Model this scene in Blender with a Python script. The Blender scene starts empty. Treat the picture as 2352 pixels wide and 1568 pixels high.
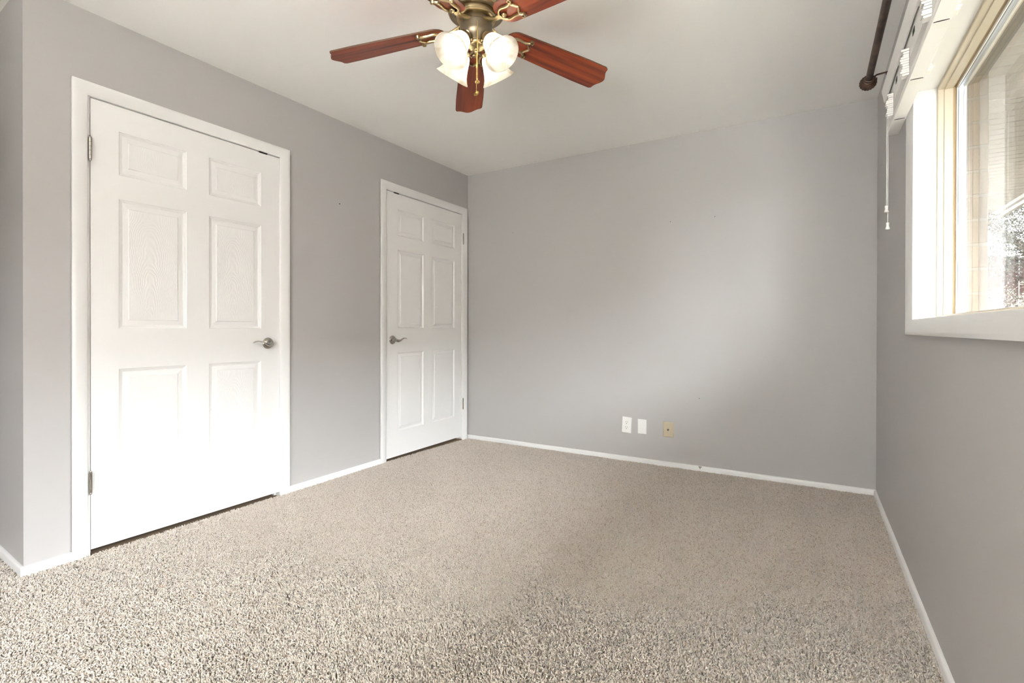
import bpy, math, random
import numpy as np
from mathutils import Vector, Matrix

S = bpy.context.scene
COL = S.collection
R = math.radians
PI = math.pi

# ------------------------------------------------------------------ camera
cam_data = bpy.data.cameras.new('camera')
cam = bpy.data.objects.new('camera', cam_data)
COL.objects.link(cam)
S.camera = cam
YAW, PIT, ROL = R(31.405), R(-0.2185), R(0.118)
_fw = Vector((-math.sin(YAW), math.cos(YAW), 0)); _rt = Vector((math.cos(YAW), math.sin(YAW), 0)); _up = Vector((0, 0, 1))
_fw2 = _fw * math.cos(PIT) + _up * math.sin(PIT)
_up2 = _up * math.cos(PIT) - _fw * math.sin(PIT)
_rt3 = _rt * math.cos(ROL) + _up2 * math.sin(ROL)
_up3 = _up2 * math.cos(ROL) - _rt * math.sin(ROL)
m = Matrix((_rt3, _up3, -_fw2)).transposed().to_4x4()
m.translation = Vector((2.7686, -3.7269, 1.022))
cam.matrix_world = m
cam_data.sensor_width = 36
cam_data.sensor_fit = 'HORIZONTAL'
cam_data.lens = 1120.97 / 2352 * 36
cam_data.shift_y = (757.98 - 784) / 2352
cam_data.clip_start = 0.02

# ------------------------------------------------------------------ sky, sun, exposure
world = bpy.data.worlds.new('sky')
S.world = world
world.use_nodes = True
wn = world.node_tree
bg = wn.nodes['Background']
bg.inputs['Color'].default_value = (0.94, 0.965, 1.02, 1)
bg.inputs['Strength'].default_value = 5.1
sun_data = bpy.data.lights.new('sun', 'SUN')
sun_data.energy = 9.0
sun_data.angle = R(2)
sun_data.color = (1.0, 0.95, 0.88)
sun = bpy.data.objects.new('sun', sun_data)
COL.objects.link(sun)
sun.rotation_euler = (R(-22), R(14), 0)       # high sun, blocked by the eave
# portal so that the sky is sampled through the window opening
pd = bpy.data.lights.new('window_portal', 'AREA')
pd.shape = 'RECTANGLE'; pd.size = 0.92; pd.size_y = 1.9
pd.cycles.is_portal = True
po = bpy.data.objects.new('window_portal', pd)
COL.objects.link(po)
po.location = (3.35, -2.18, 1.5)
po.rotation_euler = (0, R(90), 0)
pd2 = pd.copy(); pd2.size = 1.5; pd2.size_y = 1.25
po2 = bpy.data.objects.new('window_portal', pd2)
COL.objects.link(po2)
po2.location = (2.2, -5.43, 1.485)
po2.rotation_euler = (R(90), 0, 0)
S.view_settings.view_transform = 'Standard'
S.view_settings.look = 'None'
S.view_settings.gamma = 1
S.view_settings.use_curve_mapping = False
S.view_settings.exposure = 3.46
S.cycles.use_denoising = True
S.cycles.max_bounces = 10
S.cycles.diffuse_bounces = 7
S.cycles.transparent_max_bounces = 12
S.cycles.sample_clamp_indirect = 8
S.cycles.caustics_reflective = False
S.cycles.caustics_refractive = False
BULB = 1.25          # emission of the four lit bulbs of the fan

# ------------------------------------------------------------------ materials
def mat(name, color, rough=0.5, metal=0.0, spec=0.5, emit=None, estr=0.0, sub=None):
    M = bpy.data.materials.new(name)
    M.use_nodes = True
    b = M.node_tree.nodes['Principled BSDF']
    b.inputs['Base Color'].default_value = (*color, 1)
    b.inputs['Roughness'].default_value = rough
    b.inputs['Metallic'].default_value = metal
    b.inputs['Specular IOR Level'].default_value = spec
    if emit:
        b.inputs['Emission Color'].default_value = (*emit, 1)
        b.inputs['Emission Strength'].default_value = estr
    return M

def N(M, t, **kw):
    n = M.node_tree.nodes.new(t)
    for k, v in kw.items():
        if k in n.inputs: n.inputs[k].default_value = v
        else: setattr(n, k, v)
    return n
def L(M, a, b): M.node_tree.links.new(a, b)
def bsdf(M): return M.node_tree.nodes['Principled BSDF']

def noise_bump(M, scale=(1, 1, 1), ns=100.0, strength=0.1, dist=0.001, detail=2.0, coord='Object'):
    tc = N(M, 'ShaderNodeTexCoord'); mp = N(M, 'ShaderNodeMapping'); mp.inputs['Scale'].default_value = scale
    nz = N(M, 'ShaderNodeTexNoise'); nz.inputs['Scale'].default_value = ns; nz.inputs['Detail'].default_value = detail
    bp = N(M, 'ShaderNodeBump'); bp.inputs['Strength'].default_value = strength; bp.inputs['Distance'].default_value = dist
    L(M, tc.outputs[coord], mp.inputs['Vector']); L(M, mp.outputs['Vector'], nz.inputs['Vector'])
    L(M, nz.outputs['Fac'], bp.inputs['Height']); L(M, bp.outputs['Normal'], bsdf(M).inputs['Normal'])
    return nz

def noise_color(M, c1, c2, scale=(1, 1, 1), ns=5.0, lo=0.35, hi=0.65, detail=4.0, rnd=False):
    tc = N(M, 'ShaderNodeTexCoord'); mp = N(M, 'ShaderNodeMapping'); mp.inputs['Scale'].default_value = scale
    nz = N(M, 'ShaderNodeTexNoise'); nz.inputs['Scale'].default_value = ns; nz.inputs['Detail'].default_value = detail
    cr = N(M, 'ShaderNodeValToRGB')
    cr.color_ramp.elements[0].position = lo; cr.color_ramp.elements[0].color = (*c1, 1)
    cr.color_ramp.elements[1].position = hi; cr.color_ramp.elements[1].color = (*c2, 1)
    L(M, tc.outputs['Object'], mp.inputs['Vector'])
    if rnd:
        oi = N(M, 'ShaderNodeObjectInfo'); ml = N(M, 'ShaderNodeMath', operation='MULTIPLY'); ml.inputs[1].default_value = 37.0
        L(M, oi.outputs['Random'], ml.inputs[0]); L(M, ml.outputs[0], mp.inputs['Location'])
    L(M, mp.outputs['Vector'], nz.inputs['Vector']); L(M, nz.outputs['Fac'], cr.inputs['Fac'])
    L(M, cr.outputs['Color'], bsdf(M).inputs['Base Color'])
    return cr

M_wall = mat('grey_wall_paint', (0.475, 0.464, 0.458), 0.45, spec=0.35)
noise_bump(M_wall, ns=160, strength=0.05, dist=0.002)
M_ceil = mat('ceiling_paint', (0.93, 0.925, 0.905), 0.8, spec=0.2)
noise_bump(M_ceil, ns=120, strength=0.06, dist=0.003)
M_trim = mat('white_trim_paint', (0.81, 0.81, 0.802), 0.35, spec=0.45)
noise_bump(M_trim, ns=30, strength=0.03, dist=0.002)
M_door = mat('white_smooth_door_paint', (0.845, 0.845, 0.838), 0.38, spec=0.4)
M_grainv = mat('white_door_vertical_grain', (0.845, 0.845, 0.838), 0.36, spec=0.45)
noise_bump(M_grainv, scale=(1, 260, 5), ns=1.0, strength=0.22, dist=0.0016, detail=3)
M_grainh = mat('white_door_horizontal_grain', (0.845, 0.845, 0.838), 0.36, spec=0.45)
noise_bump(M_grainh, scale=(1, 5, 260), ns=1.0, strength=0.22, dist=0.0016, detail=3)
# cathedral grain of the moulded panels: distorted rings stretched along the panel
M_grainp = mat('white_door_cathedral_grain', (0.845, 0.845, 0.838), 0.36, spec=0.45)
def _cath(M):
    uv = N(M, 'ShaderNodeUVMap'); uv.uv_map = 'grain'
    mp = N(M, 'ShaderNodeMapping'); mp.inputs['Scale'].default_value = (1.0, 0.16, 1.0)
    nz = N(M, 'ShaderNodeTexNoise'); nz.inputs['Scale'].default_value = 7.0; nz.inputs['Detail'].default_value = 4
    sc = N(M, 'ShaderNodeVectorMath', operation='SCALE'); sc.inputs['Scale'].default_value = 0.032
    ad = N(M, 'ShaderNodeVectorMath', operation='ADD')
    ln = N(M, 'ShaderNodeVectorMath', operation='LENGTH')
    ml = N(M, 'ShaderNodeMath', operation='MULTIPLY'); ml.inputs[1].default_value = 1150.0
    sn = N(M, 'ShaderNodeMath', operation='SINE')
    bp = N(M, 'ShaderNodeBump'); bp.inputs['Strength'].default_value = 0.2; bp.inputs['Distance'].default_value = 0.0011
    L(M, uv.outputs['UV'], mp.inputs['Vector']); L(M, uv.outputs['UV'], nz.inputs['Vector'])
    L(M, nz.outputs['Color'], sc.inputs[0]); L(M, mp.outputs['Vector'], ad.inputs[0]); L(M, sc.outputs['Vector'], ad.inputs[1])
    L(M, ad.outputs['Vector'], ln.inputs[0]); L(M, ln.outputs['Value'], ml.inputs[0]); L(M, ml.outputs[0], sn.inputs[0])
    L(M, sn.outputs[0], bp.inputs['Height']); L(M, bp.outputs['Normal'], bsdf(M).inputs['Normal'])
_cath(M_grainp)
M_nickel = mat('satin_nickel', (0.50, 0.475, 0.435), 0.26, 1.0)
M_dark = mat('dark_recess', (0.01, 0.009, 0.008), 0.8)
M_white = mat('white_plastic', (0.85, 0.85, 0.83), 0.35)
M_slot = mat('black_slot', (0.012, 0.011, 0.010), 0.7)
M_ivory = mat('almond_plastic', (0.52, 0.45, 0.325), 0.4)
M_blind = mat('white_blind_vinyl', (0.84, 0.83, 0.81), 0.4)
M_tape = mat('white_ladder_tape', (0.84, 0.83, 0.80), 0.8, spec=0.2)
M_vinyl = mat('almond_window_vinyl', (0.56, 0.50, 0.395), 0.4)
M_vinyl2 = mat('tan_shaded_groove', (0.40, 0.30, 0.18), 0.6)  # groove of the frame, its shade put into a darker tan
M_bead = mat('white_glazing_bead', (0.86, 0.85, 0.82), 0.4)
M_spacer = mat('aluminium_spacer', (0.62, 0.67, 0.74), 0.35, 0.6)
M_seal = mat('black_seal', (0.03, 0.03, 0.035), 0.6)
M_bronze = mat('oil_rubbed_bronze', (0.055, 0.030, 0.020), 0.42, 0.35)
noise_color(M_bronze, (0.045, 0.026, 0.018), (0.13, 0.075, 0.05), ns=22)
M_brass = mat('antique_brass', (0.42, 0.33, 0.19), 0.33, 1.0)
noise_color(M_brass, (0.36, 0.28, 0.16), (0.52, 0.42, 0.25), ns=14)
M_brassd = mat('dark_antique_brass', (0.25, 0.21, 0.15), 0.42, 1.0)
M_gold = mat('polished_brass', (0.80, 0.58, 0.20), 0.22, 1.0)
M_wood = mat('cherry_blade_veneer', (0.25, 0.05, 0.02), 0.33, spec=0.5)
noise_color(M_wood, (0.115, 0.017, 0.010), (0.43, 0.080, 0.022), scale=(2.2, 40, 1), ns=1.0, lo=0.32, hi=0.72, detail=6, rnd=True)
M_edge = mat('blade_edge', (0.10, 0.045, 0.02), 0.4)

# alabaster glass shade of the lit lamps
M_shade = bpy.data.materials.new('alabaster_glass'); M_shade.use_nodes = True
_n = M_shade.node_tree; _n.nodes.remove(bsdf(M_shade))
_o = _n.nodes['Material Output']
_d = N(M_shade, 'ShaderNodeBsdfDiffuse'); _t = N(M_shade, 'ShaderNodeBsdfTranslucent'); _g = N(M_shade, 'ShaderNodeBsdfGlossy')
_g.inputs['Roughness'].default_value = 0.15
_x = N(M_shade, 'ShaderNodeMixShader'); _x.inputs[0].default_value = 0.78
_y = N(M_shade, 'ShaderNodeMixShader'); _y.inputs[0].default_value = 0.05
_tc = N(M_shade, 'ShaderNodeTexCoord'); _nz = N(M_shade, 'ShaderNodeTexNoise'); _nz.inputs['Scale'].default_value = 14; _nz.inputs['Detail'].default_value = 6
_nz.inputs['Distortion'].default_value = 1.5
_cr = N(M_shade, 'ShaderNodeValToRGB')
_cr.color_ramp.elements[0].position = 0.36; _cr.color_ramp.elements[0].color = (0.78, 0.73, 0.64, 1)
_cr.color_ramp.elements[1].position = 0.50; _cr.color_ramp.elements[1].color = (0.95, 0.93, 0.87, 1)
L(M_shade, _tc.outputs['Object'], _nz.inputs['Vector']); L(M_shade, _nz.outputs['Fac'], _cr.inputs['Fac'])
for q in (_d, _t): L(M_shade, _cr.outputs['Color'], q.inputs['Color'])
L(M_shade, _d.outputs[0], _x.inputs[1]); L(M_shade, _t.outputs[0], _x.inputs[2])
L(M_shade, _x.outputs[0], _y.inputs[1]); L(M_shade, _g.outputs[0], _y.inputs[2]); L(M_shade, _y.outputs[0], _o.inputs['Surface'])

M_bulb = mat('lit_bulb', (0.9, 0.9, 0.9), 0.5, emit=(1.0, 0.96, 0.90), estr=BULB)

# window pane: clear, mirrors at a grazing angle
M_glass = bpy.data.materials.new('window_glass'); M_glass.use_nodes = True
_n = M_glass.node_tree; _n.nodes.remove(bsdf(M_glass)); _o = _n.nodes['Material Output']
_t = N(M_glass, 'ShaderNodeBsdfTransparent'); _t.inputs['Color'].default_value = (0.97, 0.98, 0.97, 1)
_g = N(M_glass, 'ShaderNodeBsdfGlossy'); _g.inputs['Roughness'].default_value = 0.0; _g.inputs['Color'].default_value = (0.6, 0.6, 0.6, 1)
_f = N(M_glass, 'ShaderNodeFresnel'); _f.inputs['IOR'].default_value = 1.5
_x = N(M_glass, 'ShaderNodeMixShader')
_b = N(M_glass, 'ShaderNodeNewGeometry'); _r = N(M_glass, 'ShaderNodeMapRange')      # same mirror strength from both sides
_r.inputs['To Min'].default_value = 1.5; _r.inputs['To Max'].default_value = 1 / 1.5
L(M_glass, _b.outputs['Backfacing'], _r.inputs['Value']); L(M_glass, _r.outputs[0], _f.inputs['IOR'])
L(M_glass, _f.outputs[0], _x.inputs[0]); L(M_glass, _t.outputs[0], _x.inputs[1]); L(M_glass, _g.outputs[0], _x.inputs[2])
L(M_glass, _x.outputs[0], _o.inputs['Surface'])

# outdoors
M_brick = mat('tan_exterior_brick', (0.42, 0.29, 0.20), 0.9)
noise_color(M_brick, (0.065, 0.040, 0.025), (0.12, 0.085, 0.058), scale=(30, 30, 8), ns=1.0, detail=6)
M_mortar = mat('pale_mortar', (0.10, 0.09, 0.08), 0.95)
M_soffit = mat('beige_vinyl_soffit', (0.40, 0.365, 0.33), 0.6)
M_fascia = mat('cream_fascia_board', (0.36, 0.345, 0.32), 0.6)
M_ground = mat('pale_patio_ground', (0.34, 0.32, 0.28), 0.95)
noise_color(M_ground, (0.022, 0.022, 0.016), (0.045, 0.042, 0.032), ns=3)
M_leaf = mat('tree_leaves', (0.15, 0.19, 0.09), 0.5)
noise_color(M_leaf, (0.016, 0.016, 0.010), (0.060, 0.058, 0.043), ns=9)
M_nwall = mat('brown_skyblock_wall', (0.13, 0.10, 0.08), 0.8)
noise_bump(M_nwall, scale=(1, 1, 40), ns=1, strength=0.3, dist=0.01)
M_lwall = mat('pale_bounce_wall', (0.42, 0.415, 0.40), 0.8)
M_nroof = mat('dark_skyblock_roof', (0.06, 0.055, 0.05), 0.9)
noise_color(M_nroof, (0.045, 0.042, 0.04), (0.085, 0.078, 0.07), ns=8)
M_bark = mat('tree_bark', (0.12, 0.08, 0.055), 0.9)
M_fence = mat('red_brown_fence_boards', (0.045, 0.012, 0.009), 0.8)
M_shrub = mat('pale_shrub_leaves', (0.40, 0.38, 0.27), 0.6)
noise_color(M_shrub, (0.03, 0.033, 0.018), (0.09, 0.083, 0.06), ns=14)

# carpet
M_back = mat('carpet_backing', (0.22, 0.165, 0.115), 1.0, spec=0.0)
M_pile = mat('beige_carpet_yarn', (0.6, 0.5, 0.4), 0.95, spec=0.08)
_a = N(M_pile, 'ShaderNodeAttribute'); _a.attribute_name = 'yarn'
L(M_pile, _a.outputs['Color'], bsdf(M_pile).inputs['Base Color'])

# ------------------------------------------------------------------ mesh helpers
class MB:
    """collects shapes of one part and links them as one mesh object"""
    def __init__(s): s.v = []; s.f = []; s.mi = []; s.sm = []; s.uv = {}
    def add(s, verts, faces, mi=0, smooth=False, M=None):
        o = len(s.v)
        for p in verts:
            p = Vector(p)
            s.v.append(M @ p if M is not None else p)
        for f in faces:
            s.f.append([i + o for i in f]); s.mi.append(mi); s.sm.append(smooth)
        return o
    def box(s, x0, x1, y0, y1, z0, z1, mi=0, M=None, bev=0.0):
        x0, x1 = sorted((x0, x1)); y0, y1 = sorted((y0, y1)); z0, z1 = sorted((z0, z1))
        if bev <= 0:
            v = [(x, y, z) for x in (x0, x1) for y in (y0, y1) for z in (z0, z1)]
            s.add(v, [(0, 1, 3, 2), (4, 6, 7, 5), (0, 4, 5, 1), (2, 3, 7, 6), (0, 2, 6, 4), (1, 5, 7, 3)], mi, False, M)
        else:
            b = bev; v = []; idx = {}
            for ix, x in enumerate((x0, x1)):
                for iy, y in enumerate((y0, y1)):
                    for iz, z in enumerate((z0, z1)):
                        sx, sy, sz = (1, -1)[ix], (1, -1)[iy], (1, -1)[iz]
                        idx[ix, iy, iz, 0] = len(v); v.append((x, y + sy * b, z + sz * b))
                        idx[ix, iy, iz, 1] = len(v); v.append((x + sx * b, y, z + sz * b))
                        idx[ix, iy, iz, 2] = len(v); v.append((x + sx * b, y + sy * b, z))
            f = []
            for i in (0, 1):
                q = [idx[i, 0, 0, 0], idx[i, 1, 0, 0], idx[i, 1, 1, 0], idx[i, 0, 1, 0]]; f.append(q if i else q[::-1])
                q = [idx[0, i, 0, 1], idx[0, i, 1, 1], idx[1, i, 1, 1], idx[1, i, 0, 1]]; f.append(q if i else q[::-1])
                q = [idx[0, 0, i, 2], idx[1, 0, i, 2], idx[1, 1, i, 2], idx[0, 1, i, 2]]; f.append(q if i else q[::-1])
            for i in (0, 1):
                for j in (0, 1):
                    f.append([idx[i, j, 0, 0], idx[i, j, 0, 1], idx[i, j, 1, 1], idx[i, j, 1, 0]])
                    f.append([idx[i, 0, j, 0], idx[i, 0, j, 2], idx[i, 1, j, 2], idx[i, 1, j, 0]])
                    f.append([idx[0, i, j, 1], idx[0, i, j, 2], idx[1, i, j, 2], idx[1, i, j, 1]])
            for i in (0, 1):
                for j in (0, 1):
                    for k in (0, 1):
                        f.append([idx[i, j, k, 0], idx[i, j, k, 1], idx[i, j, k, 2]])
            s.add(v, f, mi, False, M)
    def lathe(s, prof, seg=32, mi=0, M=None, smooth=True, flute=0, amp=0.0):
        """prof: (r, z) from one end to the other, about local z"""
        v = []; f = []; n = len(prof)
        for r, z in prof:
            for k in range(seg):
                a = 2 * PI * k / seg
                rr = max(r, 1e-5) * (1 + (amp * abs(math.sin(a * flute / 2)) if flute else 0))
                v.append((rr * math.cos(a), rr * math.sin(a), z))
        for i in range(n - 1):
            for k in range(seg):
                k2 = (k + 1) % seg
                f.append((i * seg + k, i * seg + k2, (i + 1) * seg + k2, (i + 1) * seg + k))
        s.add(v, f, mi, smooth, M)
    def tube(s, pts, rad, seg=8, mi=0, M=None, caps=True, flat=None):
        """round (or elliptic, flat = (a, b) factors) tube along pts"""
        pts = [Vector(p) for p in pts]
        n = len(pts)
        if not hasattr(rad, '__len__'): rad = [rad] * n
        v = []; f = []
        ref = None
        for i in range(n):
            t = (pts[min(i + 1, n - 1)] - pts[max(i - 1, 0)]).normalized()
            if ref is None:
                ref = Vector((0, 0, 1)) if abs(t.z) < 0.9 else Vector((1, 0, 0))
            a = (ref - t * ref.dot(t)).normalized(); b = t.cross(a); ref = a
            fa, fb = flat[i] if flat else (1, 1)
            for k in range(seg):
                th = 2 * PI * k / seg
                v.append(pts[i] + a * (math.cos(th) * rad[i] * fa) + b * (math.sin(th) * rad[i] * fb))
        for i in range(n - 1):
            for k in range(seg):
                k2 = (k + 1) % seg
                f.append((i * seg + k, i * seg + k2, (i + 1) * seg + k2, (i + 1) * seg + k))
        if caps:
            f.append(tuple(range(seg))[::-1]); f.append(tuple((n - 1) * seg + k for k in range(seg)))
        s.add(v, f, mi, True, M)
    def cyl(s, a, b, r, seg=16, mi=0, M=None): s.tube([a, b], r, seg, mi, M)
    def ball(s, c, r, seg=16, mi=0, M=None, sc=(1, 1, 1)):
        n = max(6, seg // 2)
        T = Matrix.Translation(c) @ Matrix.Diagonal((*sc, 1))
        s.lathe([(r * math.sin(PI * i / n), -r * math.cos(PI * i / n)) for i in range(n + 1)], seg, mi, (M @ T) if M is not None else T)
    def prism(s, poly, h0, h1, mi=0, M=None, mi_side=None, smooth_side=False):
        """2-D outline extruded along local z"""
        n = len(poly)
        v = [(x, y, h0) for x, y in poly] + [(x, y, h1) for x, y in poly]
        o = s.add(v, [tuple(range(n))[::-1], tuple(range(n, 2 * n))], mi, False, M)
        for i in range(n):
            j = (i + 1) % n
            s.f.append([o + i, o + j, o + n + j, o + n + i]); s.mi.append(mi if mi_side is None else mi_side); s.sm.append(smooth_side)
    def ribbon(s, path, w, h0, h1, mi=0, M=None):
        """flat bar following a 2-D path (xy), widths w, from z = h0 to h1"""
        n = len(path)
        if not hasattr(w, '__len__'): w = [w] * n
        Lp = []; Rp = []
        for i in range(n):
            a = Vector(path[max(i - 1, 0)]); b = Vector(path[min(i + 1, n - 1)])
            t = (b - a).normalized(); p = Vector(path[i]); q = Vector((-t.y, t.x)) * w[i] / 2
            Lp.append(p + q); Rp.append(p - q)
        v = []; f = []
        c = 0.25
        for i in range(n):                                  # chamfered section, six points
            m_ = (Lp[i] + Rp[i]) / 2
            li, ri = Lp[i], Rp[i]
            lo_l = li.lerp(m_, c * 2); lo_r = ri.lerp(m_, c * 2)
            hm = h0 + (h1 - h0) * 0.4
            v += [(li.x, li.y, h1), (li.x, li.y, hm), (lo_l.x, lo_l.y, h0), (lo_r.x, lo_r.y, h0), (ri.x, ri.y, hm), (ri.x, ri.y, h1)]
        for i in range(n - 1):
            for k in range(6):
                k2 = (k + 1) % 6
                f.append((i * 6 + k, (i + 1) * 6 + k, (i + 1) * 6 + k2, i * 6 + k2))
        f.append((0, 1, 2, 3, 4, 5)); f.append(tuple((n - 1) * 6 + k for k in (5, 4, 3, 2, 1, 0)))
        s.add(v, f, mi, False, M)
    def build(s, name, mats, parent=None, loc=None, weld=False):
        if weld: s.sm = [True] * len(s.sm)
        me = bpy.data.meshes.new(name)
        me.from_pydata([tuple(p) for p in s.v], [], s.f)
        if not isinstance(mats, (list, tuple)): mats = [mats]
        for q in mats: me.materials.append(q)
        me.polygons.foreach_set('material_index', s.mi)
        me.polygons.foreach_set('use_smooth', s.sm)
        me.update()
        import bmesh
        bm = bmesh.new(); bm.from_mesh(me)
        if weld: bmesh.ops.remove_doubles(bm, verts=bm.verts, dist=1e-5)
        bmesh.ops.recalc_face_normals(bm, faces=bm.faces); bm.to_mesh(me); bm.free()
        if any(s.sm):
            me.set_sharp_from_angle(angle=R(38))
        o = bpy.data.objects.new(name, me)
        COL.objects.link(o)
        if parent is not None: o.parent = parent
        if loc is not None: o.location = loc
        return o

def tag(o, label=None, cat=None, group=None, kind=None):
    if label: o['label'] = label
    if cat: o['category'] = cat
    if group: o['group'] = group
    if kind: o['kind'] = kind
    return o
def empty(name, loc=(0, 0, 0), rot=(0, 0, 0), parent=None):
    o = bpy.data.objects.new(name, None); o.empty_display_size = 0.05
    COL.objects.link(o); o.location = loc; o.rotation_euler = rot
    if parent is not None: o.parent = parent
    return o
def copy_tree(o, parent=None):
    c = o.copy(); COL.objects.link(c)
    if parent is not None: c.parent = parent
    for ch in list(o.children): copy_tree(ch, c)
    return c
def box_obj(name, dims, m_, parent=None, bev=0.0):
    b = MB(); b.box(*dims, bev=bev); return b.build(name, m_, parent)
def sweep_rect(mb, prof, a0, a1, b0, b1, to3, mi=0, sides='LTRB', mis=None, ext=0.0):
    """profile [(inset, x)] mitred round the rectangle a0..a1, b0..b1; to3(a, b, x) -> point. ext lengthens open ends in b"""
    n = len(prof)
    def corner(ca, cb):
        out = []
        for ins, x in prof:
            a = a0 + ins if ca == 0 else a1 - ins
            if cb == 0: b = (b0 + ins) if 'B' in sides else b0 - ext
            else: b = b1 - ins
            out.append(to3(a, b, x))
        return out
    loops = {'L': (corner(0, 0), corner(0, 1)), 'T': (corner(0, 1), corner(1, 1)), 'R': (corner(1, 1), corner(1, 0)), 'B': (corner(1, 0), corner(0, 0))}
    for sd in sides:
        A, B = loops[sd]
        for i in range(n - 1):
            mb.add([A[i], A[i + 1], B[i + 1], B[i]], [(0, 1, 2, 3)], mi if mis is None else mis[i])

W, H = 3.1185, 2.44
YF = -5.30            # wall behind the camera
YL = -3.060           # outside corner where the left wall turns into the hall
XH = -1.50
def zfloor(x, y): return -0.017 * max(0, 1 - x / W) * max(0, min(1, 1 + y / 1.0))
def zceil(x, y): return H + 0.023 * max(0, 1 - x / W) * max(0, min(1, 1 + y / 2.4))

# ------------------------------------------------------------------ room shell
D1 = (-2.8375, -1.9205, 0.018, 2.057)      # leaf y0, y1, z0, z1 of the near door
D2 = (-1.0320, -0.0940, 0.014, 2.077)      # far door
b = MB(); b.box(XH - 0.1, W + 0.05, YF - 0.1, 0.1, -0.12, -0.026)
for D in (D1, D2): b.box(-0.40, 0.006, D[0], D[1], -0.1, -0.008)
floor = tag(b.build('floor', M_back), 'beige carpeted bedroom floor under the pile', 'floor', kind='structure')

b = MB()
nx, ny = 12, 12
g = [[(XH - 0.1 + (W + 0.2 - XH) * i / nx, YF - 0.1 + (0.2 - YF) * j / ny) for j in range(ny + 1)] for i in range(nx + 1)]
v = [(x, y, zceil(max(0, min(W, x)), min(0, y))) for r_ in g for x, y in r_]; k = len(v)
v += [(x, y, H + 0.15) for r_ in g for x, y in r_]
f = []
for i in range(nx):
    for j in range(ny):
        a = i * (ny + 1) + j
        f.append((a, a + 1, a + ny + 2, a + ny + 1)); f.append((k + a, k + a + ny + 1, k + a + ny + 2, k + a + 1))
b.add(v, f)
tag(b.build('ceiling', M_ceil), 'plain off-white painted bedroom ceiling', 'ceiling', kind='structure')

HT = H + 0.06
b = MB()
HO = 0.012
b.box(-0.115, 0, YL + 0.05, D1[0] - HO, -0.05, HT)
b.box(-0.115, 0, D1[0] - HO, D1[1] + HO, D1[3] + HO, HT)
b.box(-0.115, 0, D1[1] + HO, D2[0] - HO, -0.05, HT)
b.box(-0.115, 0, D2[0] - HO, D2[1] + HO, D2[3] + HO, HT)
b.box(-0.115, 0, D2[1] + HO, 0.11, -0.05, HT)
wall_left = tag(b.build('wall_left', M_wall), 'grey painted wall holding the two white doors', 'wall', kind='structure')
b = MB(); b.box(0, W + 0.2, 0, 0.115, -0.05, HT)
wall_back = tag(b.build('wall_back', M_wall), 'plain grey painted wall with three plates near the floor', 'wall', kind='structure')
WY0, WY1, WZ0, WZ1 = -3.100, -1.262, 1.0605, 1.952      # window opening in the right wall
b = MB()
b.box(W, W + 0.13, WY1 + 0.012, 0.0, -0.05, HT)
b.box(W, W + 0.13, YF, WY0 - 0.012, -0.05, HT)
b.box(W, W + 0.13, WY0 - 0.012, WY1 + 0.012, -0.05, WZ0 - 0.012)
b.box(W, W + 0.13, WY0 - 0.012, WY1 + 0.012, WZ1 + 0.012, HT)
wall_right = tag(b.build('wall_right', M_wall), 'grey painted wall with the window', 'wall', kind='structure')
FX0, FX1, FZ0, FZ1 = 1.45, 2.95, 0.85, 2.12      # second window, added behind the viewpoint for fill light
b = MB()
b.box(XH, FX0, YF - 0.115, YF, -0.05, HT); b.box(FX1, W + 0.13, YF - 0.115, YF, -0.05, HT)
b.box(FX0, FX1, YF - 0.115, YF, -0.05, FZ0); b.box(FX0, FX1, YF - 0.115, YF, FZ1, HT)
tag(b.build('wall_front', M_wall), 'grey painted wall behind the viewpoint', 'wall', kind='structure')
b = MB()
hall_dir = Vector((-0.99948, 0.0322))
p0 = Vector((-0.115, YL + 0.0037)); p1 = Vector((XH, YL + (XH) * hall_dir.y / hall_dir.x))
b.prism([(0, YL), (p1.x, p1.y), (p1.x, p1.y + 0.1), (-0.115, YL + 0.1), (-0.115, YL + 0.05), (0, YL + 0.05)], -0.05, HT)
wall_hall = tag(b.build('wall_hall', M_wall), 'grey wall turning away into the entry at the far left', 'wall', kind='structure')
b = MB(); b.box(XH - 0.1, XH, YF, YL + 0.2, -0.05, HT)
tag(b.build('wall_entry', M_wall), 'grey wall closing the entry', 'wall', kind='structure')

# nail marks in the walls
def nail(parent, p, n, r=0.003, lab=None):
    q = MB(); M_ = Matrix.Translation(p) @ Vector((0, 0, 1)).rotation_difference(Vector(n)).to_matrix().to_4x4()
    q.lathe([(r * 0.6, -0.004), (r, 0.0008), (r * 0.6, 0.0022), (0, 0.0025)], 10, M=M_)
    o = q.build('nail', M_dark, parent)
    return o
nail(wall_left, (0, -1.4746, 1.8764), (1, 0, 0), 0.0042)
for x, z in ((0.5003, 1.8765), (1.8771, 1.8196), (2.1868, 1.8221), (2.085, 0.5156)):
    nail(wall_back, (x, 0, z), (0, -1, 0), 0.0028)

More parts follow.
